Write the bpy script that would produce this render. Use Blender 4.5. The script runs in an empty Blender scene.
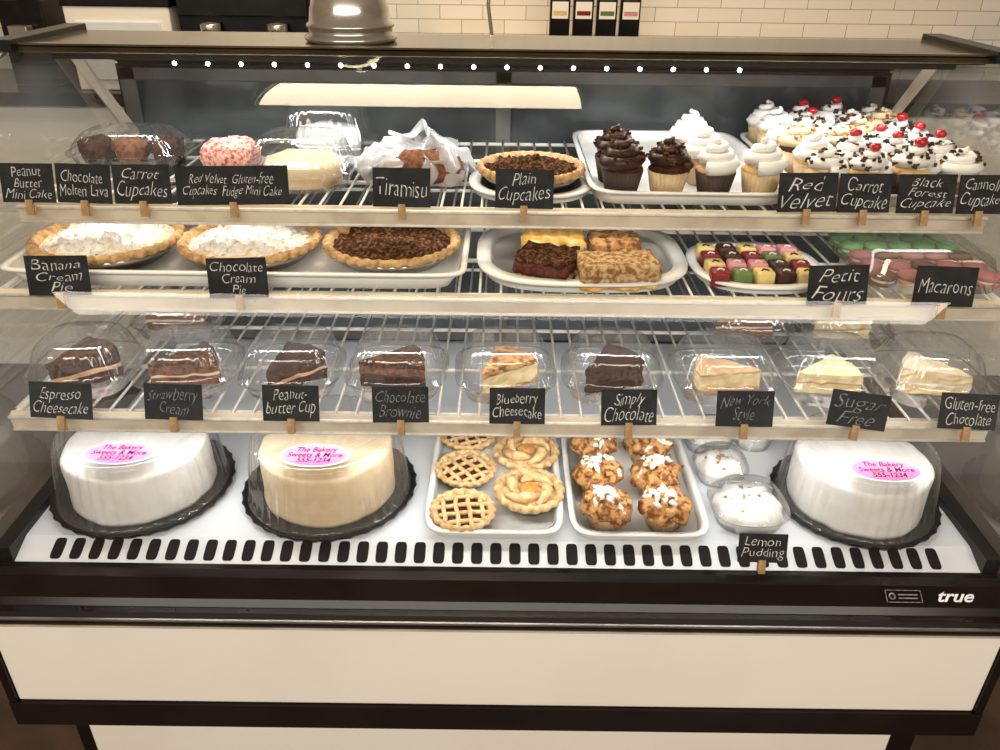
import bpy, math, random
from mathutils import Matrix, Vector, noise
R = random.Random(7)
C = bpy.context.scene.collection
pi = math.pi

# ---------------------------------------------------------------- materials
def lin(c):
    return tuple(((x/12.92) if x <= .04045 else ((x+.055)/1.055)**2.4) for x in [k/255 for k in c])

def mat(name, col, rough=.5, metal=0, col2=None, scale=60, lo=.45, hi=.6, bump=0, bscale=120, emit=None, es=0, coat=0, sss=0, spec=.5):
    m = bpy.data.materials.new(name); m.use_nodes = True
    nt = m.node_tree; b = nt.nodes['Principled BSDF']
    b.inputs['Roughness'].default_value = rough
    b.inputs['Metallic'].default_value = metal
    b.inputs['Specular IOR Level'].default_value = spec
    b.inputs['Base Color'].default_value = (*lin(col), 1)
    if coat: b.inputs['Coat Weight'].default_value = coat
    tc = nt.nodes.new('ShaderNodeTexCoord')
    n = nt.nodes.new('ShaderNodeTexNoise'); n.inputs['Scale'].default_value = scale; n.inputs['Detail'].default_value = 5
    nt.links.new(tc.outputs['Object'], n.inputs['Vector'])
    r = nt.nodes.new('ShaderNodeValToRGB')
    r.color_ramp.elements[0].position = lo; r.color_ramp.elements[1].position = hi
    c2 = col2 if col2 else tuple(max(0, x*.93) for x in col)
    r.color_ramp.elements[0].color = (*lin(col), 1); r.color_ramp.elements[1].color = (*lin(c2), 1)
    nt.links.new(n.outputs['Fac'], r.inputs['Fac']); nt.links.new(r.outputs['Color'], b.inputs['Base Color'])
    if bump:
        n2 = nt.nodes.new('ShaderNodeTexNoise'); n2.inputs['Scale'].default_value = bscale; n2.inputs['Detail'].default_value = 4
        nt.links.new(tc.outputs['Object'], n2.inputs['Vector'])
        bp = nt.nodes.new('ShaderNodeBump'); bp.inputs['Strength'].default_value = bump; bp.inputs['Distance'].default_value = .004
        nt.links.new(n2.outputs['Fac'], bp.inputs['Height']); nt.links.new(bp.outputs['Normal'], b.inputs['Normal'])
    if emit:
        b.inputs['Emission Color'].default_value = (*lin(emit), 1); b.inputs['Emission Strength'].default_value = es
    return m

def clear(name, tint=(1, 1, 1), lo=.04, hi=.5, rough=.06, haze=0, blend=.35):
    m = bpy.data.materials.new(name); m.use_nodes = True
    nt = m.node_tree; nt.nodes.clear()
    o = nt.nodes.new('ShaderNodeOutputMaterial')
    t = nt.nodes.new('ShaderNodeBsdfTransparent'); t.inputs['Color'].default_value = (*tint, 1)
    g = nt.nodes.new('ShaderNodeBsdfGlossy'); g.inputs['Roughness'].default_value = rough
    lw = nt.nodes.new('ShaderNodeLayerWeight'); lw.inputs['Blend'].default_value = blend
    mr = nt.nodes.new('ShaderNodeMapRange'); mr.inputs['To Min'].default_value = lo; mr.inputs['To Max'].default_value = hi
    nt.links.new(lw.outputs['Facing'], mr.inputs['Value'])
    mx = nt.nodes.new('ShaderNodeMixShader')
    nt.links.new(mr.outputs['Result'], mx.inputs['Fac']); nt.links.new(t.outputs[0], mx.inputs[1]); nt.links.new(g.outputs[0], mx.inputs[2])
    last = mx
    if haze:
        d = nt.nodes.new('ShaderNodeBsdfDiffuse'); d.inputs['Color'].default_value = (.88, .88, .87, 1)
        m2 = nt.nodes.new('ShaderNodeMixShader'); m2.inputs['Fac'].default_value = haze
        nt.links.new(last.outputs[0], m2.inputs[1]); nt.links.new(d.outputs[0], m2.inputs[2]); last = m2
    nt.links.new(last.outputs[0], o.inputs['Surface'])
    return m

M = {}
M['black'] = mat('black_enamel', (24, 17, 14), .2, 0, (30, 22, 18), 8, spec=.18)
M['blackp'] = mat('black_plastic', (18, 17, 17), .3, 0, (26, 25, 25), 20, spec=.3)
M['header'] = mat('rear_header_dark', (54, 52, 48), .8, 0, (44, 42, 39), 8, spec=.05)
M['cream'] = mat('cream_panel', (247, 240, 228), .3, 0, (243, 235, 222), 3, coat=.2)
M['deck'] = mat('white_deck', (226, 230, 235), .3, 0, (218, 223, 229), 6)
M['slot'] = mat('slot_dark', (30, 27, 25), .7, spec=.1)
M['wire'] = mat('white_wire', (228, 224, 214), .4)
M['mold'] = mat('tag_molding', (210, 199, 178), .4, 0, (190, 177, 156), 14)
M['alu'] = mat('aluminium', (150, 148, 142), .3, .8, (130, 128, 122), 10)
M['frame'] = mat('door_frame', (110, 110, 106), .55, .2, (92, 92, 88), 10, spec=.3)
M['steel'] = mat('polished_steel', (212, 207, 196), .2, .8, (194, 188, 178), 9)
M['top'] = mat('top_metal', (88, 77, 56), .16, .5, (66, 57, 40), 5)
M['door'] = mat('rear_door_glass', (84, 92, 95), .12, .2, (58, 65, 68), 5)
M['glass'] = clear('front_glass', (.985, .990, .985), .012, .26, .015)
M['endglass'] = clear('end_glass', (.84, .88, .87), .16, .5, .05, .06)
M['plastic'] = clear('clear_plastic', (.995, .995, .995), .045, .56, .06, .02, .40)
M['dome'] = clear('cake_dome_plastic', (.995, .995, .995), .035, .42, .09, .03, .36)
M['tray'] = mat('white_tray', (236, 236, 232), .3, 0, (228, 228, 224), 10, coat=.2)
M['board'] = mat('chalkboard', (24, 25, 27), .6, 0, (36, 37, 40), 40, spec=.2)
M['chalk'] = mat('chalk', (232, 230, 224), .9, 0, (204, 202, 198), 200)
M['chalkdim'] = mat('chalk_faded', (146, 146, 148), .9, 0, (104, 104, 108), 200)
M['wood'] = mat('clothespin_wood', (190, 156, 108), .6, 0, (164, 128, 84), 90)
M['whitefrost'] = mat('white_frosting', (240, 238, 233), .5, 0, (231, 228, 222), 30, bump=.2, bscale=60)
M['creamfrost'] = mat('cream_frosting', (230, 208, 172), .5, 0, (220, 196, 158), 30, bump=.2, bscale=60)
M['chocfrost'] = mat('chocolate_frosting', (66, 38, 26), .35, 0, (46, 24, 16), 40, bump=.2, spec=.3)
M['pink'] = mat('pink_label', (232, 132, 180), .6, 0, (226, 118, 170), 20, spec=.2)
M['white'] = mat('label_white', (244, 240, 242), .5)
M['ink'] = mat('label_ink', (70, 6, 36), .7, spec=.1)
M['crust'] = mat('pie_crust', (206, 170, 118), .7, 0, (166, 120, 70), 90, .4, .65, .6)
M['crustlt'] = mat('tart_crust', (228, 198, 146), .65, 0, (188, 140, 84), 90, .4, .68, .6)
M['berry'] = mat('dark_filling', (78, 36, 26), .4, 0, (116, 62, 40), 160, .4, .7, .6, spec=.25)
M['apple'] = mat('apple_filling', (196, 132, 62), .35, 0, (218, 168, 96), 160, .4, .7, .6)
M['custard'] = mat('toasted_custard', (214, 186, 144), .8, 0, (232, 222, 204), 90, .40, .60, .6)
M['dust'] = mat('powdered_sugar', (238, 235, 229), .9, 0, (214, 203, 184), 90, .46, .70, .8, 160, spec=.1)
M['choctop'] = mat('chocolate_crumb_top', (60, 38, 26), .9, 0, (130, 94, 68), 170, .46, .68, 1, 200, spec=0)
M['tin'] = mat('foil_tin', (170, 168, 162), .3, .9)
M['muffin'] = mat('muffin_crumb', (204, 154, 98), .8, 0, (124, 76, 42), 90, .44, .60, 1, 160, spec=.2)
M['icing'] = mat('icing_drizzle', (240, 232, 218), .5)
M['liner'] = mat('paper_liner', (212, 186, 146), .7, 0, (194, 164, 122), 30)
M['linerw'] = mat('paper_liner_dark', (70, 50, 42), .7, 0, (50, 34, 28), 30)
M['vanilla'] = mat('vanilla_cake', (220, 184, 128), .8, 0, (200, 158, 98), 120, bump=.4)
M['choccake'] = mat('chocolate_cake', (78, 50, 37), .9, 0, (48, 28, 20), 140, bump=.8, spec=.05)
M['brown'] = mat('brown_cake', (134, 90, 66), .9, 0, (100, 64, 45), 140, bump=.8, spec=.1)
M['cheese'] = mat('cheesecake', (236, 218, 172), .6, 0, (224, 198, 146), 60, bump=.3)
M['mocha'] = mat('mocha_cream', (198, 162, 124), .5, 0, (180, 144, 106), 60)
M['lemon'] = mat('lemon_bar', (222, 164, 66), .6, 0, (238, 216, 150), 60, .42, .65, .4, spec=.2)
M['crumb'] = mat('crumb_top', (208, 176, 128), .8, 0, (142, 100, 58), 130, .42, .60, 1, 200, spec=.2)
M['redcrumb'] = mat('pink_crumb', (236, 186, 168), .8, 0, (186, 84, 72), 160, .45, .6, 1, 180)
M['green'] = mat('macaron_green', (130, 190, 118), .6)
M['rose'] = mat('macaron_pink', (190, 122, 118), .6)
M['taupe'] = mat('macaron_taupe', (124, 86, 70), .6)
M['pf_red'] = mat('fondant_red', (130, 32, 34), .4, spec=.3)
M['pf_grn'] = mat('fondant_green', (100, 120, 68), .4, spec=.3)
M['pf_yel'] = mat('fondant_yellow', (222, 198, 128), .4, spec=.3)
M['pf_pnk'] = mat('fondant_pink', (216, 148, 152), .4, spec=.3)
M['cherry'] = mat('cherry', (176, 20, 26), .2, coat=.4)
M['bag'] = clear('paper_wrap', (.95, .95, .95), .12, .55, .15, .42)
M['led'] = mat('led_diode', (255, 255, 255), .5, emit=(225, 238, 255), es=22)

# ---------------------------------------------------------------- mesh builder
def spow(v, e): return math.copysign(abs(v)**e, v)

class MB:
    def __init__(s): s.v = []; s.f = []; s.mi = []; s.sm = []; s.m = []
    def add(s, vs, fs, m, T=None, smooth=True, disp=None):
        if m not in s.m: s.m.append(m)
        k = s.m.index(m); o = len(s.v)
        for p in vs:
            p = Vector(p)
            if disp: p = p + noise.noise_vector(p*disp[1] + Vector((disp[2], 3.1, 7.7)))*disp[0]
            if T: p = T @ p
            s.v.append(tuple(p))
        for f in fs:
            s.f.append([i+o for i in f]); s.mi.append(k); s.sm.append(smooth)
    def lathe(s, prof, m, n=40, T=None, rf=None, smooth=True, disp=None, sy=1):
        vs = []; fs = []; idx = []
        for i, (r, z) in enumerate(prof):
            if r == 0:
                idx.append([len(vs)]*n); vs.append((0, 0, z))
            else:
                row = []
                for j in range(n):
                    a = 2*pi*j/n; k = rf(a, i) if rf else 1
                    row.append(len(vs)); vs.append((r*k*math.cos(a), sy*r*k*math.sin(a), z))
                idx.append(row)
        for i in range(len(prof)-1):
            for j in range(n):
                q = [idx[i][j], idx[i][(j+1) % n], idx[i+1][(j+1) % n], idx[i+1][j]]
                u = []
                for a in q:
                    if a not in u: u.append(a)
                if len(u) > 2: fs.append(u)
        s.add(vs, fs, m, T, smooth, disp)
    def disc(s, r, z, dome, m, rings=10, n=56, T=None, disp=None):
        s.lathe([(r*(1-i/rings), z+dome*(1-(1-i/rings)**2)) for i in range(rings)]+[(0, z+dome)], m, n, T, disp=disp)
    def sloft(s, rings, m, e=4, n=56, T=None, cap0=True, cap1=True, smooth=True, disp=None, rf=None):
        vs = []; fs = []
        for i, (sx, sy, z) in enumerate(rings):
            for j in range(n):
                a = 2*pi*(j+.5)/n; k = rf(a, i) if rf else 1
                vs.append((k*sx*spow(math.cos(a), 2/e), k*sy*spow(math.sin(a), 2/e), z))
        for i in range(len(rings)-1):
            for j in range(n):
                fs.append([i*n+j, i*n+(j+1) % n, (i+1)*n+(j+1) % n, (i+1)*n+j])
        if cap0: fs.append(list(range(n))[::-1])
        if cap1: fs.append([(len(rings)-1)*n+j for j in range(n)])
        s.add(vs, fs, m, T, smooth, disp)
    def box(s, x0, x1, y0, y1, z0, z1, m, T=None):
        vs = [(x, y, z) for z in (z0, z1) for y in (y0, y1) for x in (x0, x1)]
        fs = [[0, 2, 3, 1], [4, 5, 7, 6], [0, 1, 5, 4], [2, 6, 7, 3], [0, 4, 6, 2], [1, 3, 7, 5]]
        s.add(vs, fs, m, T, False)
    def slab(s, sx, sy, z0, z1, m, T=None, disp=None, nx=12, ny=8, nz=4):
        vs = []; fs = []; idx = {}
        def V(i, j, k):
            if (i, j, k) not in idx:
                idx[(i, j, k)] = len(vs)
                e = .93 if ((i in (0, nx)) + (j in (0, ny)) + (k in (0, nz))) > 1 else 1
                vs.append((sx*(2*i/nx-1)*(e if i in (0, nx) else 1), sy*(2*j/ny-1)*(e if j in (0, ny) else 1), z0+(z1-z0)*k/nz))
            return idx[(i, j, k)]
        for k in (0, nz):
            for i in range(nx):
                for j in range(ny):
                    q = [V(i, j, k), V(i+1, j, k), V(i+1, j+1, k), V(i, j+1, k)]; fs.append(q if k else q[::-1])
        for k in range(nz):
            for i in range(nx):
                fs.append([V(i, 0, k), V(i+1, 0, k), V(i+1, 0, k+1), V(i, 0, k+1)]); fs.append([V(i, ny, k), V(i+1, ny, k), V(i+1, ny, k+1), V(i, ny, k+1)][::-1])
            for j in range(ny):
                fs.append([V(0, j, k), V(0, j+1, k), V(0, j+1, k+1), V(0, j, k+1)][::-1]); fs.append([V(nx, j, k), V(nx, j+1, k), V(nx, j+1, k+1), V(nx, j, k+1)])
        s.add(vs, fs, m, T, True, disp)
    def extrude(s, poly, x0, x1, m, smooth=False):
        n = len(poly)
        vs = [(x0, y, z) for y, z in poly]+[(x1, y, z) for y, z in poly]
        fs = [[i, (i+1) % n, n+(i+1) % n, n+i] for i in range(n)]+[list(range(n))[::-1], [n+i for i in range(n)]]
        s.add(vs, fs, m, None, smooth)
    def tube(s, pts, rad, m, n=8, star=0, T=None, smooth=True, disp=None):
        pts = [Vector(p) for p in pts]; vs = []; fs = []
        if not hasattr(rad, '__len__'): rad = [rad]*len(pts)
        for i, p in enumerate(pts):
            d = (pts[min(i+1, len(pts)-1)]-pts[max(i-1, 0)]).normalized()
            up = Vector((0, 0, 1)) if abs(d.z) < .95 else Vector((1, 0, 0))
            a = d.cross(up).normalized(); b = a.cross(d)
            for j in range(n):
                t = 2*pi*j/n; r = rad[i]*(1-star*(j % 2))
                vs.append(p+a*(r*math.cos(t))+b*(r*math.sin(t)))
        for i in range(len(pts)-1):
            for j in range(n): fs.append([i*n+j, i*n+(j+1) % n, (i+1)*n+(j+1) % n, (i+1)*n+j])
        fs.append(list(range(n))[::-1]); fs.append([(len(pts)-1)*n+j for j in range(n)])
        s.add(vs, fs, m, T, smooth, disp)
    def mesh(s, name):
        me = bpy.data.meshes.new(name); me.from_pydata(s.v, [], s.f)
        for m in s.m: me.materials.append(M[m])
        me.polygons.foreach_set('material_index', s.mi); me.polygons.foreach_set('use_smooth', s.sm)
        me.update(); return me
    def obj(s, name, loc=(0, 0, 0), rz=0, parent=None, bevel=0):
        return put(s.mesh(name), name, loc, rz, 1, parent, bevel)

def put(me, name, loc=(0, 0, 0), rz=0, sc=1, parent=None, bevel=0):
    o = bpy.data.objects.new(name, me); C.objects.link(o)
    o.location = loc; o.rotation_euler = (0, 0, rz); o.scale = (sc, sc, sc) if not hasattr(sc, '__len__') else sc
    if parent: o.parent = parent
    if bevel:
        b = o.modifiers.new('bevel', 'BEVEL'); b.width = bevel; b.segments = 2; b.limit_method = 'ANGLE'
    return o
def empty(name, loc=(0, 0, 0), rz=0, parent=None):
    e = bpy.data.objects.new(name, None); C.objects.link(e); e.location = loc; e.rotation_euler = (0, 0, rz); e.parent = parent; return e
def tr(x=0, y=0, z=0, rz=0, s=1): return Matrix.Translation((x, y, z)) @ Matrix.Rotation(rz, 4, 'Z') @ Matrix.Scale(s, 4)

def text(body, m, w, h, name, parent, loc, rot=(0, 0, 0), shear=0, bold=0, wob=0):
    cu = bpy.data.curves.new(name, 'FONT'); cu.body = body; cu.align_x = 'CENTER'; cu.align_y = 'CENTER'
    cu.size = .02; cu.shear = shear; cu.space_line = .82; cu.resolution_u = 3; cu.offset = bold
    t = bpy.data.objects.new(name, cu); C.objects.link(t)
    bpy.context.view_layer.update()
    me = bpy.data.meshes.new_from_object(t); bpy.data.objects.remove(t)
    sd = R.uniform(0, 50)
    for v in me.vertices:
        if wob:
            n = noise.noise_vector(Vector((v.co.x*75+sd, v.co.y*75, 1)))*wob; n2 = noise.noise_vector(Vector((v.co.x*22+sd, v.co.y*30, 5)))*wob*1.5
            v.co.x += n.x+n2.x; v.co.y += n.y+n2.y
    xs = [v.co.x for v in me.vertices]; ys = [v.co.y for v in me.vertices]
    cx, cy = (min(xs)+max(xs))/2, (min(ys)+max(ys))/2; dx, dy = max(xs)-min(xs), max(ys)-min(ys)
    k = min(w/dx, 1.3*h/dy); ky = min(h/dy, k*1.6)
    for v in me.vertices: v.co = Vector(((v.co.x-cx)*k, (v.co.y-cy)*ky, 0))
    me.materials.clear(); me.materials.append(M[m])
    o = bpy.data.objects.new(name, me); C.objects.link(o)
    o.location = loc; o.rotation_euler = rot; o.parent = parent
    return o

# ---------------------------------------------------------------- room
def tile_mat():
    m = bpy.data.materials.new('subway_tile'); m.use_nodes = True; nt = m.node_tree; b = nt.nodes['Principled BSDF']
    tc = nt.nodes.new('ShaderNodeTexCoord'); mp = nt.nodes.new('ShaderNodeMapping'); mp.inputs['Rotation'].default_value = (pi/2, 0, 0)
    br = nt.nodes.new('ShaderNodeTexBrick'); br.inputs['Scale'].default_value = 1
    br.inputs['Brick Width'].default_value = .15; br.inputs['Row Height'].default_value = .046; br.inputs['Mortar Size'].default_value = .0013
    br.inputs['Color1'].default_value = (*lin((240, 236, 228)), 1); br.inputs['Color2'].default_value = (*lin((232, 227, 216)), 1)
    br.inputs['Mortar'].default_value = (*lin((160, 150, 134)), 1)
    nt.links.new(tc.outputs['Object'], mp.inputs['Vector']); nt.links.new(mp.outputs['Vector'], br.inputs['Vector'])
    nt.links.new(br.outputs['Color'], b.inputs['Base Color']); b.inputs['Roughness'].default_value = .2
    return m
M['tile'] = tile_mat()
M['wall'] = mat('painted_wall', (150, 128, 104), .8, 0, (140, 118, 95), 2)
M['ceil'] = mat('ceiling_white', (220, 212, 198), .9)
M['floor'] = mat('floor_brown', (60, 44, 36), .4, 0, (82, 62, 50), 5, bump=.1, bscale=20)
def shell(name, a, m):
    b = MB(); b.box(*a, m); return b.obj(name)
shell('floor', (-3, 3, -3.2, 2.3, -.05, 0), 'floor')
shell('wall_back', (-3, 3, 2.2, 2.3, 0, 2.8), 'tile')
shell('wall_left', (-3.1, -3, -3.2, 2.3, 0, 2.8), 'wall')
shell('wall_right', (3, 3.1, -3.2, 2.3, 0, 2.8), 'wall')
shell('ceiling', (-3.1, 3.1, -3.2, 2.3, 2.8, 2.85), 'ceil')

# ---------------------------------------------------------------- display case
case = empty('refrigerated_display_case')
b = MB()
b.box(-.745, .745, .085, .80, .07, .575, 'black')
b.box(-.765, .765, -.006, .09, .302, .352, 'black')
b.box(-.765, -.752, -.004, .8, .352, .54, 'black'); b.box(.752, .765, -.004, .8, .352, .54, 'black')
b.box(-.765, .765, .012, .09, .352, .54, 'black')
b.extrude([(-.004, .523), (-.014, .528), (-.020, .552), (-.014, .560), (-.004, .561), (.004, .570), (.03, .587), (.045, .590), (.058, .588), (.060, .578), (.06, .52)][::-1], -.768, .768, 'black')
b.extrude([(-.0225, .5495), (-.0225, .5535), (-.016, .5535), (-.016, .5495)], -.768, .768, 'alu')
b.extrude([(-.0185, .533), (-.0185, .5345), (-.013, .5345), (-.013, .533)], -.768, .768, 'mold')
for x in (-.70, .70):
    for y in (.12, .75): b.lathe([(0, 0), (.022, 0), (.022, .03), (.012, .035), (.012, .072), (0, .072)], 'blackp', 16, tr(x, y))
b.obj('cabinet_body', parent=case, bevel=.002)
b = MB(); b.box(-.751, .751, 0, .012, .353, .535, 'cream'); b.box(-.712, .692, .072, .086, .04, .30, 'cream')
b.obj('front_panels', parent=case, bevel=.003)
b = MB(); b.box(-.745, .745, .103, .79, .575, .60, 'deck')
b.extrude([(.058, .583), (.103, .600), (.103, .57), (.058, .57)][::-1], -.735, .735, 'deck')
for s in (-1, 1): b.extrude([(.06, .58), (.06, .612), (.79, .625), (.79, .58)][::-1], s*.738-.012, s*.738+.012, 'blackp')
tilt = math.atan2(.017, .045)
for i in range(47):
    x = -.668+i*1.33/46
    b.sloft([(.0088, .0178, .0), (.0088, .0178, .0010)], 'slot', 4.5, 20, Matrix.Translation((x, .0825, .5925)) @ Matrix.Rotation(tilt, 4, 'X'), smooth=False)
b.obj('deck', parent=case, bevel=.001)
PR = [(.046, .585), (.052, .70), (.075, .82), (.11, .93), (.17, 1.04), (.245, 1.135), (.335, 1.215), (.45, 1.258)]
def spline(P, k=5):
    out = []
    for i in range(len(P)-1):
        p0 = Vector(P[max(i-1, 0)]); p1 = Vector(P[i]); p2 = Vector(P[i+1]); p3 = Vector(P[min(i+2, len(P)-1)])
        for j in range(k):
            t = j/k
            out.append(tuple(.5*((2*p1)+(p2-p0)*t+(2*p0-5*p1+4*p2-p3)*t*t+(3*p1-p0-3*p2+p3)*t**3)))
    out.append(P[-1]); return out
G = spline(PR)
b = MB(); vs = []; fs = []
for y, z in G: vs += [(-.748, y, z), (.748, y, z)]
for i in range(len(G)-1): fs.append([2*i, 2*i+1, 2*i+3, 2*i+2])
b.add(vs, fs, 'glass'); b.obj('curved_front_glass', parent=case)
for sx, nm in ((-1, 'end_glass_left'), (1, 'end_glass_right')):
    b = MB(); poly = [(.06, .60)]+G[2:]+[(.66, 1.258), (.79, 1.20), (.79, .60)]
    b.add([(sx*.75, y, z) for y, z in poly], [list(range(len(poly)))], 'endglass', smooth=False)
    b.tube([(sx*.753, y, z) for y, z in G], .004, 'alu', 8)
    b.obj(nm, parent=case)
b = MB()
b.extrude([(.445, 1.252), (.450, 1.259), (.460, 1.262), (.66, 1.262), (.80, 1.200), (.80, 1.196), (.658, 1.256), (.46, 1.250)][::-1], -.765, .765, 'top')
b.extrude([(.448, 1.2615), (.448, 1.2645), (.47, 1.2645), (.47, 1.2615)][::-1], -.765, .765, 'top')
b.extrude([(.475, 1.250), (.655, 1.2555), (.80, 1.195), (.80, 1.188), (.655, 1.247), (.475, 1.246)][::-1], -.748, .748, 'header')
b.box(-.772, -.738, .43, .68, 1.254, 1.271, 'blackp'); b.box(.738, .772, .43, .68, 1.254, 1.271, 'blackp')
b.obj('top_panel', parent=case, bevel=.001)
b = MB()
b.box(-.75, .75, .785, .80, .60, 1.19, 'blackp')
for x0, x1 in ((-.74, .015), (-.015, .74)):
    y = .77 if x0 < -.1 else .777
    b.box(x0+.03, x1-.03, y+.002, y+.006, .63, 1.165, 'door')
    for a in ((x0, x0+.03, .61, 1.185), (x1-.03, x1, .61, 1.185)): b.box(a[0], a[1], y, y+.007, a[2], a[3], 'frame')
    b.box(x0, x1, y, y+.007, .61, .635, 'frame'); b.box(x0, x1, y, y+.007, 1.163, 1.185, 'frame')
b.obj('rear_sliding_doors', parent=case, bevel=.001)
b = MB()
for s in (-1, 1):
    b.tube([(s*.73, .755, .60), (s*.73, .755, 1.07), (s*.738, .60, 1.242)], .014, 'mold', 4, smooth=False)
b.obj('corner_posts', parent=case)
b = MB()
b.box(-.70, .70, .468, .480, 1.240, 1.248, 'blackp')
x = -.51
while x < .38:
    b.lathe([(0, -.0035), (.0028, -.002), (.0032, 0), (.0028, .002), (0, .0035)], 'led', 10, tr(x, .465, 1.236)); x += .0515
b.obj('led_strip', parent=case)

def shelf(name, y0, z, y1=.75, W=.708):
    b = MB(); n = 47
    for i in range(n):
        x = -(W-.014)+2*(W-.014)*i/(n-1)
        b.tube([(x, y0-.003, z-.016), (x, y0, z-.004), (x, y0+.006, z-.0022), (x, y1, z-.0022)], .0021, 'wire', 6)
    for y in (y0+.012, y0+.15, y0+.30, y1-.01):
        b.tube([(-W, y, z-.0078), (W, y, z-.0078)], .0035, 'wire', 8)
    for x in (-W, W): b.tube([(x, y0, z-.005), (x, y1, z-.005)], .0045, 'wire', 8)
    b.extrude([(y0-.012, z-.026), (y0-.014, z-.004), (y0-.008, z+.001), (y0-.004, z+.001), (y0-.004, z-.026)][::-1], -W-.004, W+.004, 'mold')
    b.tube([(-W-.004, y0-.015, z-.004), (W+.004, y0-.015, z-.004)], .0028, 'wire', 8)
    b.tube([(-W-.004, y0-.013, z-.026), (W+.004, y0-.013, z-.026)], .0024, 'wire', 8)
    for x in (-W-.012, W+.012):
        b.extrude([(y0+.02, z-.010), (y1+.02, z-.010), (y1+.02, z-.05), (y1-.15, z-.032)][::-1], x-.004, x+.004, 'wire')
    return b.obj(name, parent=case)
Z1, Z2, Z3 = .80, .97, 1.063
Y1, Y2, Y3 = .147, .20, .307
shelf('wire_shelf_bottom', Y1, Z1); shelf('wire_shelf_middle', Y2, Z2, W=.712); shelf('wire_shelf_top', Y3, Z3)

def area(name, loc, sx, sy, e, col, rot=(0, 0, 0), parent=None):
    l = bpy.data.lights.new(name, 'AREA'); l.shape = 'RECTANGLE'; l.size = sx; l.size_y = sy; l.energy = e; l.color = col
    o = bpy.data.objects.new(name, l); C.objects.link(o); o.location = loc; o.rotation_euler = rot; o.parent = parent; return o
cool = (.99, .99, .985)
rd = math.radians
area('led_light_top', (0, .49, 1.235), 1.40, .02, 3.1, cool, (rd(4), 0, 0), case)
area('led_light_shelf_a', (0, Y3+.008, Z3-.022), 1.38, .02, .28, cool, (rd(5), 0, 0), case)
area('led_light_shelf_b', (0, Y2+.014, Z2-.03), 1.38, .014, 1.5, cool, (rd(15), 0, 0), case)
area('led_light_shelf_c', (0, Y1+.014, Z1-.03), 1.38, .014, 1.5, cool, (rd(12), 0, 0), case)

logo = empty('maker_badge', parent=case)
text('true', 'white', .062, .015, 'badge_lettering', logo, (.668, .0165, .5792), (rd(33), 0, 0), .5, .0004)
b = MB(); T0 = Matrix.Translation((.592, .0165, .5792)) @ Matrix.Rotation(rd(33), 4, 'X')
for a in ((-.026, .026, .0082, .0090), (-.026, .026, -.0090, -.0082), (-.026, -.0252, -.009, .009), (.0252, .026, -.009, .009), (-.008, .02, .0015, .003), (-.008, .02, -.0035, -.002)):
    b.box(a[0], a[1], a[2], a[3], .0, .0008, 'chalkdim', T0)
b.lathe([(.003, .0), (.005, .0), (.005, .001), (.003, .001)], 'chalkdim', 16, T0 @ Matrix.Translation((-.017, 0, 0)))
b.obj('badge_plate', parent=logo)

# ---------------------------------------------------------------- trays
def tray(name, sx, sy, h, loc, e=8, rz=0, lip=.008):
    b = MB()
    b.sloft([(sx*.93, sy*.93, 0), (sx-lip-.003, sy-lip-.003, h*.6), (sx-lip, sy-lip, h), (sx, sy, h), (sx, sy, h-.003), (sx-lip+.002, sy-lip+.002, h-.003)], 'tray', e, 64, cap1=False)
    b.sloft([(sx-lip-.002, sy-lip-.002, h-.0005), (sx-lip-.006, sy-lip-.006, h*.5), (sx*.92, sy*.92, .003)], 'tray', e, 64, cap0=False)
    return b.obj(name, loc, rz)
DK = .6001
tray('serving_tray', .109, .155, .020, (-.006, .252, DK))
tray('serving_tray', .109, .155, .020, (.220, .250, DK))
tray('sheet_tray', .335, .132, .024, (-.385, .335, Z2+.0005), 14)
tray('serving_platter', .160, .140, .016, (.122, .336, Z2+.0005), 3.2, 0, .02)
tray('oval_platter', .100, .098, .012, (.385, .300, Z2+.0005), 2.6, 0, .014)
tray('cupcake_tray', .155, .215, .022, (.285, .528, Z3+.0005), 9)
tray('cupcake_tray', .138, .215, .022, (.587, .528, Z3+.0005), 9)
tray('round_plate', .098, .098, .012, (.045, .415, Z3+.0005), 2.4, 0, .016)

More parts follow.
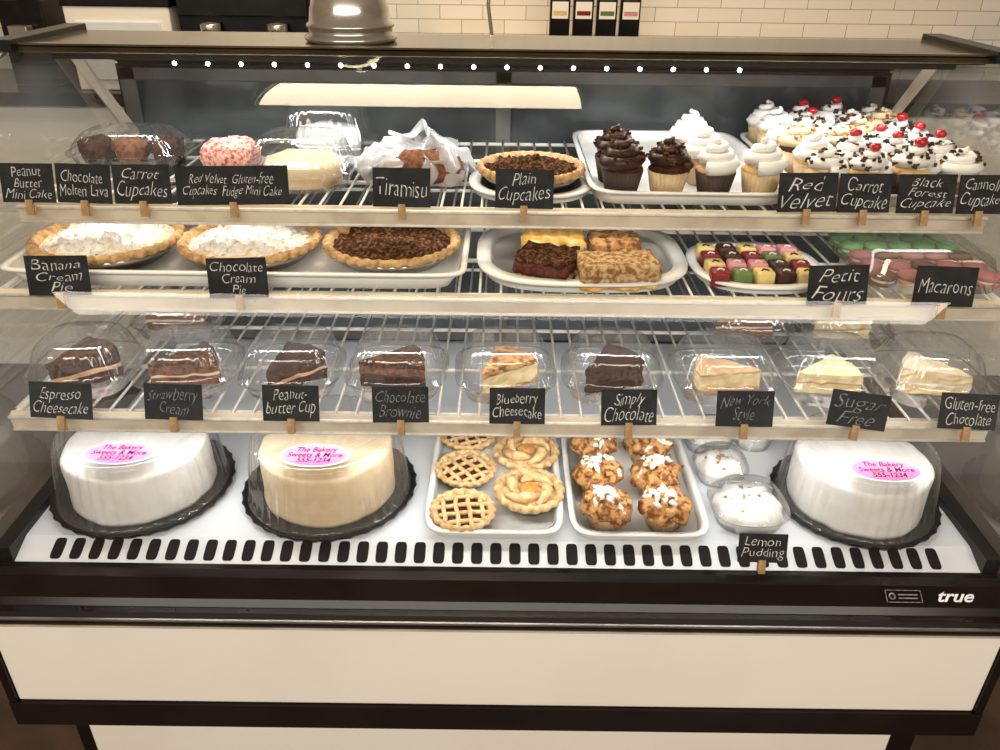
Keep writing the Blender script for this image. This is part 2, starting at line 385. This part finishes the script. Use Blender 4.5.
# ---------------------------------------------------------------- cakes
def cake(frost, loc, r=.105, h=.098, rb=.138, seed=1, lx=.012):
    e = empty('boxed_layer_cake', loc)
    b = MB(); k = 64
    b.lathe([(0, 0), (rb*.8, 0), (rb*.97, .004), (rb, .012), (rb*.985, .014), (rb*.93, .006), (rb*.90, .005), (0, .005)], 'blackp', 96,
            rf=lambda a, i: 1+.012*math.cos(k*a)*(1 if 2 <= i <= 4 else 0)); b.obj('cake_base', parent=e)
    b = MB()
    b.lathe([(0, .006), (r, .006), (r*1.01, .012), (r, .02), (r, .05), (r, .07), (r*.998, h-.006), (r*.988, h-.001), (r*.96, h+.0015), (r*.90, h), (r*.6, h-.001), (r*.3, h), (0, h)], frost, 90, disp=(.0025, 36, seed))
    b.obj('frosted_cake', parent=e)
    H = h+.026
    b = MB(); rt = rb*.82; rr = rb*.91
    b.lathe([(rr*1.03, .011), (rr, .013), (rr*.985, .04), (rt+(rr-rt)*.45, .08), (rt+(rr-rt)*.2, H-.02), (rt, H-.006), (rt*.96, H), (rt*.90, H+.001), (rt*.86, H-.003), (rt*.5, H-.003), (0, H-.003)],
            'dome', 288, rf=lambda a, i: 1+.010*math.cos(44*a)*(1 if 1 <= i <= 6 else 0))
    b.obj('clear_dome_lid', parent=e)
    lab = empty('bakery_label', (lx, -.072, H+.0005), parent=e)
    b = MB(); b.sloft([(.054, .030, 0), (.054, .030, .0008)], 'white', 2, 48, smooth=False); b.sloft([(.051, .027, .0008), (.051, .027, .0014)], 'pink', 2, 48, smooth=False)
    b.obj('oval_sticker', parent=lab)
    text('The Bakery\nSweets & More\n555-1234', 'ink', .084, .040, 'sticker_lettering', lab, (0, 0, .0017), shear=.2, bold=.0004)
    return e
cake('whitefrost', (-.590, .230, DK), .112, .090, .144, 1, .010)
cake('creamfrost', (-.280, .227, DK), .106, .092, .142, 5, .0)
cake('whitefrost', (.586, .215, DK), .104, .086, .132, 9, .0)

# ---------------------------------------------------------------- tarts & pies
def lattice_tart():
    b = MB(); r = .05
    b.lathe([(0, 0), (r*.8, 0), (r, .014), (r*.99, .0155), (r*.8, .002), (0, .002)], 'tin', 48)
    b.lathe([(r*.82, .006), (r*1.03, .015), (r*1.07, .020), (r*1.0, .0245), (r*.9, .023), (r*.82, .017), (r*.8, .012)], 'crustlt', 96, rf=lambda a, i: 1+.04*math.cos(20*a)*(1 if 1 <= i <= 4 else 0))
    b.disc(r*.86, .013, .004, 'berry', disp=(.002, 120, 2))
    for k in (-1.5, -.5, .5, 1.5):
        o = k*.0205; L = math.sqrt(r*r*.82-o*o)
        for T, dz in ((tr(rz=.15), 0), (tr(rz=.15+pi/2), .0018)):
            pts = [(-L+2*L*i/8, o+.0008*math.sin(i*1.7+k), .0175+dz+.003*math.sin(pi*i/8)+.001*math.cos(i*pi+k*pi)) for i in range(9)]
            b.tube(pts, .0038, 'crustlt', 8, T=T)
    return b.mesh('lattice_tart')
def apple_tart():
    b = MB(); r = .05
    b.lathe([(0, 0), (r*.8, 0), (r, .014), (r*.99, .0155), (r*.8, .002), (0, .002)], 'tin', 48)
    b.lathe([(r*.82, .006), (r*1.05, .015), (r*1.09, .021), (r*1.0, .027), (r*.9, .024), (r*.82, .017)], 'crustlt', 96, rf=lambda a, i: 1+.04*math.cos(18*a)*(1 if 1 <= i <= 4 else 0))
    b.disc(r*.86, .015, .006, 'crustlt', disp=(.004, 60, 2))
    for k in range(4):
        a0 = k*pi/2+.3; pts = []; rad = []
        for i in range(14):
            t = i/13; a = a0+t*1.9; q = r*(.74-.34*t); pts.append((q*math.cos(a), q*math.sin(a), .019+.006*math.sin(pi*t)+.002*t)); rad.append(.0085*math.sin(pi*(.12+.78*t)))
        b.tube(pts, rad, 'crustlt', 10, disp=(.0015, 150, k))
    b.disc(r*.30, .024, .003, 'apple', 5, 20, disp=(.002, 150, 2))
    return b.mesh('swirl_tart')
ml, ma = lattice_tart(), apple_tart()
for x, y, rz in ((-.056, .150, 0), (-.056, .262, .5), (-.056, .368, .2)): put(ml, 'lattice_tart', (x, y, DK+.004), rz, .97)
for x, y, rz in ((.050, .200, 0), (.048, .312, 1.3)): put(ma, 'swirl_tart', (x, y, DK+.004), rz, 1.05)

def pie(top, r=.106, rough=.003, sugar=0, seed=1):
    b = MB()
    b.lathe([(0, 0), (r*.78, 0), (r*.98, .022), (r*1.0, .023), (r*.8, .003), (0, .003)], 'tin', 64)
    b.lathe([(r*.88, .016), (r*1.01, .022), (r*1.05, .027), (r*1.02, .034), (r*.97, .034), (r*.92, .029), (r*.89, .022)], 'crust', 176, rf=lambda a, i: 1+.026*math.cos(34*a)*(1 if 1 <= i <= 4 else 0))
    b.disc(r*.94, .024, .012, top, 22, 90, disp=(rough, 60, seed))
    if sugar: b.disc(r*.86, .0225, .0225, 'dust', 36, 130, disp=(.011, 90, seed+3))
    return b.mesh('cream_pie')
put(pie('custard', rough=.005, sugar=1), 'cream_pie', (-.607, .330, Z2+.004)); put(pie('custard', rough=.005, sugar=1, seed=8), 'cream_pie', (-.387, .330, Z2+.004), 1.2, .96)
put(pie('choctop', rough=.009), 'chocolate_pie', (-.169, .330, Z2+.004), .3, .94)
put(pie('choctop', rough=.012, seed=4), 'chocolate_cream_pie', (.045, .415, Z3+.004), .8, (.76, .76, 1.0))

def muffin(seed):
    b = MB(); r = .031; rr = random.Random(seed)
    b.lathe([(0, 0), (r*.8, 0), (r, .026)], 'liner', 72, rf=lambda a, i: 1+.03*math.cos(24*a))
    b.lathe([(r*.95, .022), (r*1.22, .027), (r*1.3, .036), (r*1.15, .046), (r*.95, .050), (r*.7, .053), (r*.4, .056), (0, .057)], 'muffin', 64, disp=(.012, 70, seed))
    for k in range(14):
        a = rr.uniform(0, 6.28); q = r*rr.uniform(.2, 1.0); T = tr(q*math.cos(a), q*math.sin(a), .047+.006*(1-q/r), rr.uniform(0, 6))
        b.slab(.006, .005, 0, .009, 'muffin', T, (.004, 200, k), 3, 3, 2)
    for k in range(18):
        a = rr.uniform(0, 6.28); q = r*rr.uniform(.0, 1.05); x0, y0 = q*math.cos(a), q*math.sin(a); g = rr.uniform(0, 6.28)
        pts = [(x0+.0038*i*math.cos(g), y0+.0038*i*math.sin(g), .0615-.013*min(1.2, math.hypot(x0+.0038*i*math.cos(g), y0+.0038*i*math.sin(g))/r)**2+rr.uniform(-.001, .001)) for i in range(5)]
        b.tube(pts, [.002, .0040, .0046, .0036, .0015], 'icing', 7, disp=(.003, 180, k))
    return b.mesh('cinnamon_muffin')
mm = [muffin(s) for s in (1, 4, 8)]
i = 0
for y in (.145, .230, .320):
    for x in (.168, .262):
        put(mm[i % 3], 'cinnamon_muffin', (x+R.uniform(-.004, .004), y, DK+.004), R.uniform(0, 6), 1.0); i += 1

# ---------------------------------------------------------------- clamshells with slices
def shellmesh(b, sx, sy, H, e=3.6):
    b.sloft([(sx*.80, sy*.80, .0), (sx*.86, sy*.86, .012), (sx*.92, sy*.92, .024), (sx, sy, .026), (sx, sy, .029), (sx*.93, sy*.93, .030),
             (sx*.88, sy*.88, .040), (sx*.78, sy*.78, H*.82), (sx*.70, sy*.70, H*.94), (sx*.62, sy*.62, H), (sx*.3, sy*.3, H*.985)], 'plastic', e, 128,
            rf=lambda a, i: 1+.012*math.cos(32*a)*(1 if i in (1, 6, 7, 8) else 0))
def wedge(b, layers, L=.095, ang=36, T=None, seed=0):
    z = .003; h2 = math.radians(ang)/2
    for m, t in layers:
        arc = [(L*math.cos(a), L*math.sin(a)) for a in [-h2+2*h2*i/8 for i in range(9)]]
        pts = [(arc[0][0]*i/8, arc[0][1]*i/8) for i in range(8)]+arc+[(arc[8][0]*i/8, arc[8][1]*i/8) for i in range(7, 0, -1)]
        n = len(pts); vs = []; K = 3
        for k in range(K+1):
            for x, y in pts: vs.append((x-L*.6, y, z+t*k/K))
        fs = []
        for k in range(K): fs += [[k*n+i, k*n+(i+1) % n, (k+1)*n+(i+1) % n, (k+1)*n+i] for i in range(n)]
        fs += [list(range(n))[::-1], [K*n+i for i in range(n)]]
        b.add(vs, fs, m, T, False, (.0035, 110, seed)); z += t
    return z
SL = [
 [('choccake', .016), ('mocha', .007), ('choccake', .015), ('choctop', .010)],
 [('brown', .016), ('creamfrost', .004), ('brown', .016), ('choctop', .005)],
 [('choccake', .015), ('mocha', .005), ('choccake', .014), ('chocfrost', .009)],
 [('choccake', .018), ('chocfrost', .004), ('brown', .012), ('choctop', .008)],
 [('crust', .006), ('cheese', .026), ('muffin', .010)],
 [('choccake', .018), ('chocfrost', .003), ('choccake', .018), ('chocfrost', .007)],
 [('crust', .006), ('cheese', .024), ('mocha', .003)],
 [('cheese', .015), ('mocha', .003), ('cheese', .015)],
 [('cheese', .015), ('whitefrost', .004), ('cheese', .015), ('creamfrost', .005)],
]
XS = [-.640, -.480, -.320, -.158, .008, .172, .342, .510, .664]
RZ = [1.0, .5, 1.1, .3, .9, .8, 2.9, .35, 2.6]
for i, (x, L, rz) in enumerate(zip(XS, SL, RZ)):
    e = empty('boxed_cake_slice', (x, Y1+.092, Z1+.0005), R.uniform(-.06, .06))
    b = MB(); wedge(b, L, .100, 44, tr(rz=rz), i*3.3); b.obj('cake_slice', parent=e)
    b = MB(); shellmesh(b, .078, .076, .078); b.obj('clamshell', parent=e)
for x, k in ((-.56, 1), (.43, 1), (.60, 7)):
    e = empty('boxed_cake_slice', (x, Y1+.285, Z1+.0005))
    b = MB(); wedge(b, SL[k], .1, 42, tr(rz=.4), k); b.obj('cake_slice', parent=e)
    b = MB(); shellmesh(b, .078, .076, .07); b.obj('clamshell', parent=e)

for (x, y, sx, sy, H) in ((.380, .375, .046, .044, .050), (.465, .385, .036, .040, .050), (.380, .280, .046, .046, .052), (.398, .170, .062, .060, .056)):
    e = empty('pudding_container', (x, y, DK))
    b = MB(); b.sloft([(sx*.76, sy*.76, .003), (sx*.84, sy*.84, .018), (sx*.80, sy*.80, .028), (sx*.6, sy*.6, .036), (sx*.4, sy*.4, .040), (sx*.2, sy*.2, .041)], 'whitefrost', 2.6, 48, disp=(.010, 75, x*50))
    rr = random.Random(int(x*999))
    for k in range(26):
        a = rr.uniform(0, 6.28); q = rr.uniform(0, .6); b.lathe([(0, 0), (.0045, .001), (.003, .005), (0, .006)], 'crumb', 8, tr(sx*q*math.cos(a), sy*q*math.sin(a), .037-.008*q), disp=(.002, 200, k))
    b.obj('pudding', parent=e)
    b = MB(); shellmesh(b, sx, sy, H, 2.8); b.obj('clamshell', parent=e)

# ---------------------------------------------------------------- middle shelf goods
def bar(name, sx, sy, layers, loc, rz):
    b = MB(); z = 0
    for m, t in layers:
        b.slab(sx, sy, z, z+t, m, None, (.005, 90, sx*90), 16, 12, 4); z += t
    return b.obj(name, loc, rz)
PB = Z2+.004
bar('berry_bar', .042, .036, [('crumb', .010), ('berry', .020), ('choctop', .007)], (.067, .262, PB), -.35)
bar('crumb_bar', .058, .034, [('lemon', .010), ('crumb', .028)], (.168, .238, PB), .10)
bar('lemon_bar', .048, .030, [('crumb', .014), ('lemon', .020)], (.080, .350, PB), -.05)
bar('pecan_bar', .038, .030, [('crumb', .014), ('muffin', .018)], (.176, .350, PB), .05)
cols = ['pf_red', 'chocfrost', 'pf_pnk', 'chocfrost', 'pf_yel', 'pf_pnk', 'pf_red', 'pf_grn', 'pf_yel', 'chocfrost']
pf = {}
for c in sorted(set(cols)):
    b = MB(); b.sloft([(.0125, .0125, 0), (.0135, .0135, .002), (.0135, .0135, .019), (.012, .012, .0215)], c, 7, 32)
    b.tube([(-.005, -.003, .0225), (0, .003, .0225), (.005, -.003, .0225)], .0012, 'icing' if c != 'pf_yel' else 'chocfrost', 6)
    pf[c] = b.mesh('petit_four')
k = 0
for j in range(4):
    for i in range(5):
        put(pf[cols[(k*7+j*3) % 10]], 'petit_four', (.318+i*.0315+R.uniform(-.001, .001), .238+j*.034, PB), R.uniform(-.15, .15)); k += 1
e = empty('macaron_container', (.632, .325, Z2+.0005))
for j in range(5):
    for i in range(5):
        c = 'green' if j > 2 else ('rose' if (i+j) % 3 else 'taupe')
        b = MB(); P = lambda z: [(0, z), (.016, z), (.0185, z+.002), (.018, z+.006), (.012, z+.009), (0, z+.010)]
        b.lathe([(0, 0), (.012, .001), (.018, .004), (.0185, .008), (.016, .009), (0, .009)], c, 20, tr(z=.003))
        b.lathe([(.0165, 0), (.0165, .004)], 'icing', 20, tr(z=.011)); b.lathe(P(0), c, 20, tr(z=.015))
        b.obj('macaron', (-.076+i*.038, -.085+j*.042, 0), parent=e)
b = MB(); b.sloft([(.092, .108, 0), (.094, .11, .016), (.100, .116, .018), (.100, .116, .021), (.092, .108, .023), (.086, .10, .042), (.066, .08, .046)], 'plastic', 6, 80,
                  rf=lambda a, i: 1+.008*math.cos(40*a)*(1 if i in (1, 5) else 0)); b.obj('clear_tray_lid', parent=e)

# ---------------------------------------------------------------- cupcakes
def cupcake(frost, liner='liner', topping=None, H=.033, seed=1, cherry=True, nt=24):
    b = MB(); r = .024
    b.lathe([(0, 0), (r*.82, 0), (r*1.12, .034), (r*1.08, .034), (r*.8, .03)], liner, 80, rf=lambda a, i: 1+.035*math.cos(26*a))
    b.lathe([(r*1.0, .032), (r*1.12, .036), (r*.8, .042), (0, .044)], 'vanilla' if frost == 'whitefrost' else 'choccake', 32)
    pts = []; rad = []; N = 100; tn = 3.0 if H > .03 else 2.5
    for i in range(N):
        t = i/(N-1); a = t*tn*2*pi; q = (r*.94)*(1-t)**.7+.0005; pts.append((q*math.cos(a), q*math.sin(a), .042+H*t)); rad.append(.0104*(1-.66*t))
    b.tube(pts, rad, frost, 12, .22)
    b.lathe([(r*.8, .038), (r*.6, .038+H*.5), (0, .04+H*.85)], frost, 20)
    rr = random.Random(seed)
    if topping:
        for k in range(nt):
            t = rr.uniform(.05, .8); a = rr.uniform(0, 6.28); q = r*1.22*(1-t)**.75+.003
            b.slab(.0035, .0016, 0, .003, topping, tr(q*math.cos(a), q*math.sin(a), .044+H*t, rr.uniform(0, 6)), (.002, 200, k), 2, 2, 2)
        if cherry: b.lathe([(0, 0), (.006, .002), (.0085, .007), (.006, .012), (0, .013)], 'cherry', 16, tr(0.002, 0, .038+H))
    return b.mesh('cupcake')
cw = cupcake('whitefrost'); cwd = cupcake('whitefrost', 'linerw'); cc = cupcake('chocfrost', topping='choctop', cherry=False); ccd = cupcake('chocfrost', 'linerw', 'choctop', cherry=False)
cb = cupcake('whitefrost', 'linerw', 'chocfrost', .028, nt=26); cs = cupcake('whitefrost', 'liner', 'choctop', .028, 4, False, 22); cq = cupcake('creamfrost', 'liner', 'crumb', .028, 6, False, 22)
T3 = Z3+.0045
for me, x, y in ((ccd, .182, .366), (cc, .252, .366), (cwd, .324, .366), (cw, .394, .366), (ccd, .180, .445), (cw, .322, .440), (cw, .324, .512), (cw, .328, .585)):
    put(me, 'frosted_cupcake', (x, y, T3), R.uniform(0, 6), R.uniform(1.12, 1.17))
for j in range(6):
    for i in range(4):
        if i == 0: me = cw if j > 2 else [cs, cw, cq][j]
        else: me = [cb, cs, cb, cq, cb][(i*2+j*3) % 5]
        put(me, 'frosted_cupcake', (.492+i*.065+R.uniform(-.006, .004), .362+j*.068+R.uniform(-.005, .005), T3), R.uniform(0, 6), R.uniform(1.06, 1.2))

# left side of the top shelf
e = empty('boxed_chocolate_muffins', (-.630, .52, Z3+.0005))
for i in range(3):
    b = MB(); r = .025
    b.lathe([(0, 0), (r*.9, 0), (r, .02), (r*1.15, .026), (r*1.05, .036), (r*.6, .044), (0, .046)], 'choccake' if i != 1 else 'brown', 48, disp=(.009, 80, i)); b.obj('muffin', (-.06+.060*i, 0, .003), parent=e)
b = MB(); shellmesh(b, .098, .07, .062); b.obj('clamshell', parent=e)
e = empty('boxed_mini_cake', (-.455, .50, Z3+.0005))
b = MB(); b.lathe([(0, .002), (.045, .002), (.048, .02), (.046, .036), (.04, .043), (.03, .047), (.015, .049), (0, .05)], 'redcrumb', 56, disp=(.007, 100, 3)); b.obj('mini_cake', parent=e)
e = empty('boxed_round_cake', (-.318, .425, Z3+.0005))
b = MB(); b.lathe([(0, .003), (.06, .003), (.062, .03), (.055, .04), (0, .042)], 'creamfrost', 48, disp=(.003, 50, 3)); b.obj('round_cake', parent=e)
b = MB(); shellmesh(b, .088, .080, .078, 3); b.obj('clamshell', parent=e)
e = empty('boxed_round_cake', (-.31, .60, Z3+.0005))
b = MB(); b.lathe([(0, .003), (.055, .003), (.056, .04), (.05, .05), (0, .052)], 'whitefrost', 48, disp=(.003, 50, 5)); b.obj('round_cake', parent=e)
b = MB(); shellmesh(b, .085, .08, .095, 3); b.obj('clamshell', parent=e)
e = empty('bagged_pastry', (-.135, .45, Z3+.0005))
b = MB(); b.sloft([(.06, .045, .004), (.065, .05, .02), (.055, .04, .040), (.03, .02, .050)], 'brown', 3, 48, disp=(.006, 40, 2)); b.obj('pastry', (.01, -.01, .004), parent=e)
b = MB(); b.lathe([(.085, 0), (.100, .008), (.100, .016), (.088, .030), (.066, .042), (.040, .046), (.014, .052), (.022, .060), (.032, .063)], 'bag', 80, disp=(.032, 36, 5), sy=.8)
b.obj('paper_wrap', (-.01, 0.015, .010), parent=e)

# ---------------------------------------------------------------- chalkboard tags
def tag(txt, x, y, z, w, h=.052, roll=0, lean=14, dim=False):
    b = MB(); b.box(-w/2, w/2, -h/2, h/2, -.0012, .0012, 'board')
    b.box(-.005, .005, -h/2-.018, -h/2+.004, .0014, .0045, 'wood'); b.box(-.005, .005, -h/2-.018, -h/2+.006, -.0048, -.0014, 'wood')
    o = b.obj('chalkboard_sign'); o.location = (x, y, z)
    o.rotation_mode = 'QUATERNION'
    o.rotation_quaternion = (Matrix.Rotation(math.radians(90-lean), 4, 'X') @ Matrix.Rotation(math.radians(roll), 4, 'Z')).to_quaternion()
    text(txt, 'chalkdim' if dim else 'chalk', w*.88, h*.82, 'lettering', o, (0, 0, .0016), shear=R.uniform(.1, .5), bold=-.00036, wob=.0024)
top = [("Peanut\nButter\nMini Cake", -.684, .076), ("Chocolate\nMolten Lava", -.603, .078), ("Carrot\nCupcakes", -.519, .082),
       ("Red Velvet  Gluten-free\nCupcakes  Fudge Mini Cake", -.389, .162), ("Tiramisu", -.145, .083), ("Plain\nCupcakes", .032, .084),
       ("Red\nVelvet", .440, .084), ("Carrot\nCupcake", .522, .075), ("Black\nForest\nCupcake", .611, .082), ("Cannoli\nCupcake", .689, .064)]
for t, x, w in top: tag(t, x, Y3-.019, Z3+.033, w, .055, R.uniform(-1.3, 1.3))
for t, x, w in (("Banana\nCream\nPie", -.612, .086), ("Chocolate\nCream\nPie", -.364, .082), ("Petit\nFours", .465, .082), ("Macarons", .613, .084)):
    tag(t, x, Y2-.021, Z2+.028, w, .055, R.uniform(-2, 2))
for t, x, w, rl, dm in (("Espresso\nCheesecake", -.624, .088, -2, 0), ("Strawberry\nCream", -.464, .082, -1, 1), ("Peanut-\nbutter Cup", -.297, .080, 0, 0), ("Chocolate\nBrownie", -.141, .080, 1, 1),
                    ("Blueberry\nCheesecake", .025, .079, 0, 0), ("Simply\nChocolate", .184, .079, 1, 0), ("New York\nStyle", .349, .081, 0, 1), ("Sugar\nFree", .511, .084, -7, 1), ("Gluten-free\nChocolate", .667, .082, -2, 0)):
    tag(t, x, Y1-.023, Z1+.030, w, .052, rl, 18, dm)
tag("Lemon\nPudding", .393, .066, DK+.024, .072, .044, -1, 20)

# ---------------------------------------------------------------- on / behind the case
b = MB()
b.lathe([(.070, 0), (.074, .003), (.074, .008), (.067, .012), (.067, .020), (.070, .022), (.070, .026), (.065, .029), (.063, .048), (.055, .072), (.040, .092), (.02, .102), (.012, .104), (.012, .118), (.018, .128), (.014, .138), (0, .140)], 'steel', 64)
b.obj('metal_cloche', (-.248, .55, 1.2625))
b = MB(); b.box(-2.9, 2.9, 1.75, 2.195, 0, .93, 'cream'); b.box(-2.9, 2.9, 1.72, 2.195, .93, .97, 'black'); b.obj('back_counter', bevel=.004)
b = MB(); b.box(-.25, 1.6, 1.93, 2.195, 1.085, 1.10, 'wood'); b.obj('wall_shelf', bevel=.002)
for i in range(4):
    b = MB(); c = ['pf_yel', 'pf_red', 'pf_grn', 'pf_pnk'][i]
    b.sloft([(.032, .022, 0), (.033, .023, .004), (.033, .023, .18), (.030, .02, .188), (.012, .012, .192), (.012, .012, .21)], 'blackp', 5, 40)
    b.box(-.026, .026, -.0245, -.0232, .075, .125, 'cream'); b.box(-.022, .022, -.0252, -.0245, .085, .098, c)
    b.obj('tea_tin', (.180+i*.076, 2.0, 1.1005))
b = MB(); b.box(-.20, .20, -.2, .2, .03, .34, 'blackp'); b.box(-.21, .21, -.21, .21, .34, .36, 'steel'); b.box(-.19, .19, -.23, -.20, .22, .31, 'blackp')
for s in (-.1, .1): b.lathe([(0, 0), (.03, 0), (.03, .04), (0, .045)], 'steel', 24, tr(s, -.225, .16)); b.tube([(s, -.24, .18), (s, -.34, .17)], .011, 'blackp', 10)
for s in (-.16, .16): b.lathe([(0, 0), (.02, 0), (.02, .03), (0, .03)], 'blackp', 12, tr(s, -.15)); b.lathe([(0, 0), (.02, 0), (.02, .03), (0, .03)], 'blackp', 12, tr(s, .15))
b.box(-.2, .2, -.23, -.05, .02, .05, 'steel'); b.obj('espresso_machine', (-.78, 1.97, .9705), bevel=.004)
b = MB(); b.box(-.07, .07, -.1, .1, 0, .25, 'blackp'); b.lathe([(.03, .25), (.07, .30), (.075, .40), (.07, .41), (0, .412)], 'blackp', 32); b.box(-.03, .03, -.14, -.1, .15, .18, 'steel'); b.obj('coffee_grinder', (-1.50, 1.95, .9705), bevel=.004)
b = MB(); b.box(-.16, .16, -.15, .15, 0, .24, 'cream'); b.box(-.165, .165, -.155, .15, .24, .30, 'blackp'); b.box(-.13, .13, -.158, -.15, .03, .2, 'deck'); b.obj('undercounter_appliance', (-1.17, 1.93, .9705), bevel=.004)
b = MB(); b.tube([(0, 0, 0), (.01, -.01, .1), (-.01, 0, .25), (.005, 0, .5)], .006, 'steel', 8); b.lathe([(0, 0), (.03, 0), (.03, .02), (0, .02)], 'steel', 20); b.obj('faucet_riser', (-.04, 1.86, .9705))

# ---------------------------------------------------------------- room lights, world, camera
warm = (1, .91, .79)
area('front_fill_light', (0, -2.55, 2.62), 4.6, .45, 105, warm, (rd(25), 0, 0))  # added fill behind the camera to brighten the case front, not a ceiling fixture
area('ceiling_light_back', (-.27, .92, 2.75), 1.05, .80, 44, (1, .82, .56))
b = MB(); b.box(-.56, .56, -.43, -.41, -.02, .05, 'mold'); b.box(-.56, .56, .41, .43, -.02, .05, 'mold'); b.box(-.56, -.535, -.41, .41, -.02, .05, 'mold'); b.box(.535, .56, -.41, .41, -.02, .05, 'mold')
b.obj('ceiling_light_frame', (-.27, .92, 2.75))
w = bpy.data.worlds.new('world'); bpy.context.scene.world = w; w.use_nodes = True
w.node_tree.nodes['Background'].inputs[0].default_value = (1, .91, .80, 1); w.node_tree.nodes['Background'].inputs[1].default_value = .68

cd = bpy.data.cameras.new('camera'); cam = bpy.data.objects.new('camera', cd); C.objects.link(cam)
cd.sensor_width = 36; cd.lens = 28.8; cd.clip_start = .02
cam.matrix_world = Matrix.Translation((0, -.85, 1.42)) @ Matrix.Rotation(math.radians(61), 4, 'X') @ Matrix.Rotation(math.radians(.7), 4, 'Z')
bpy.context.scene.camera = cam
bpy.context.scene.view_settings.view_transform = 'Standard'
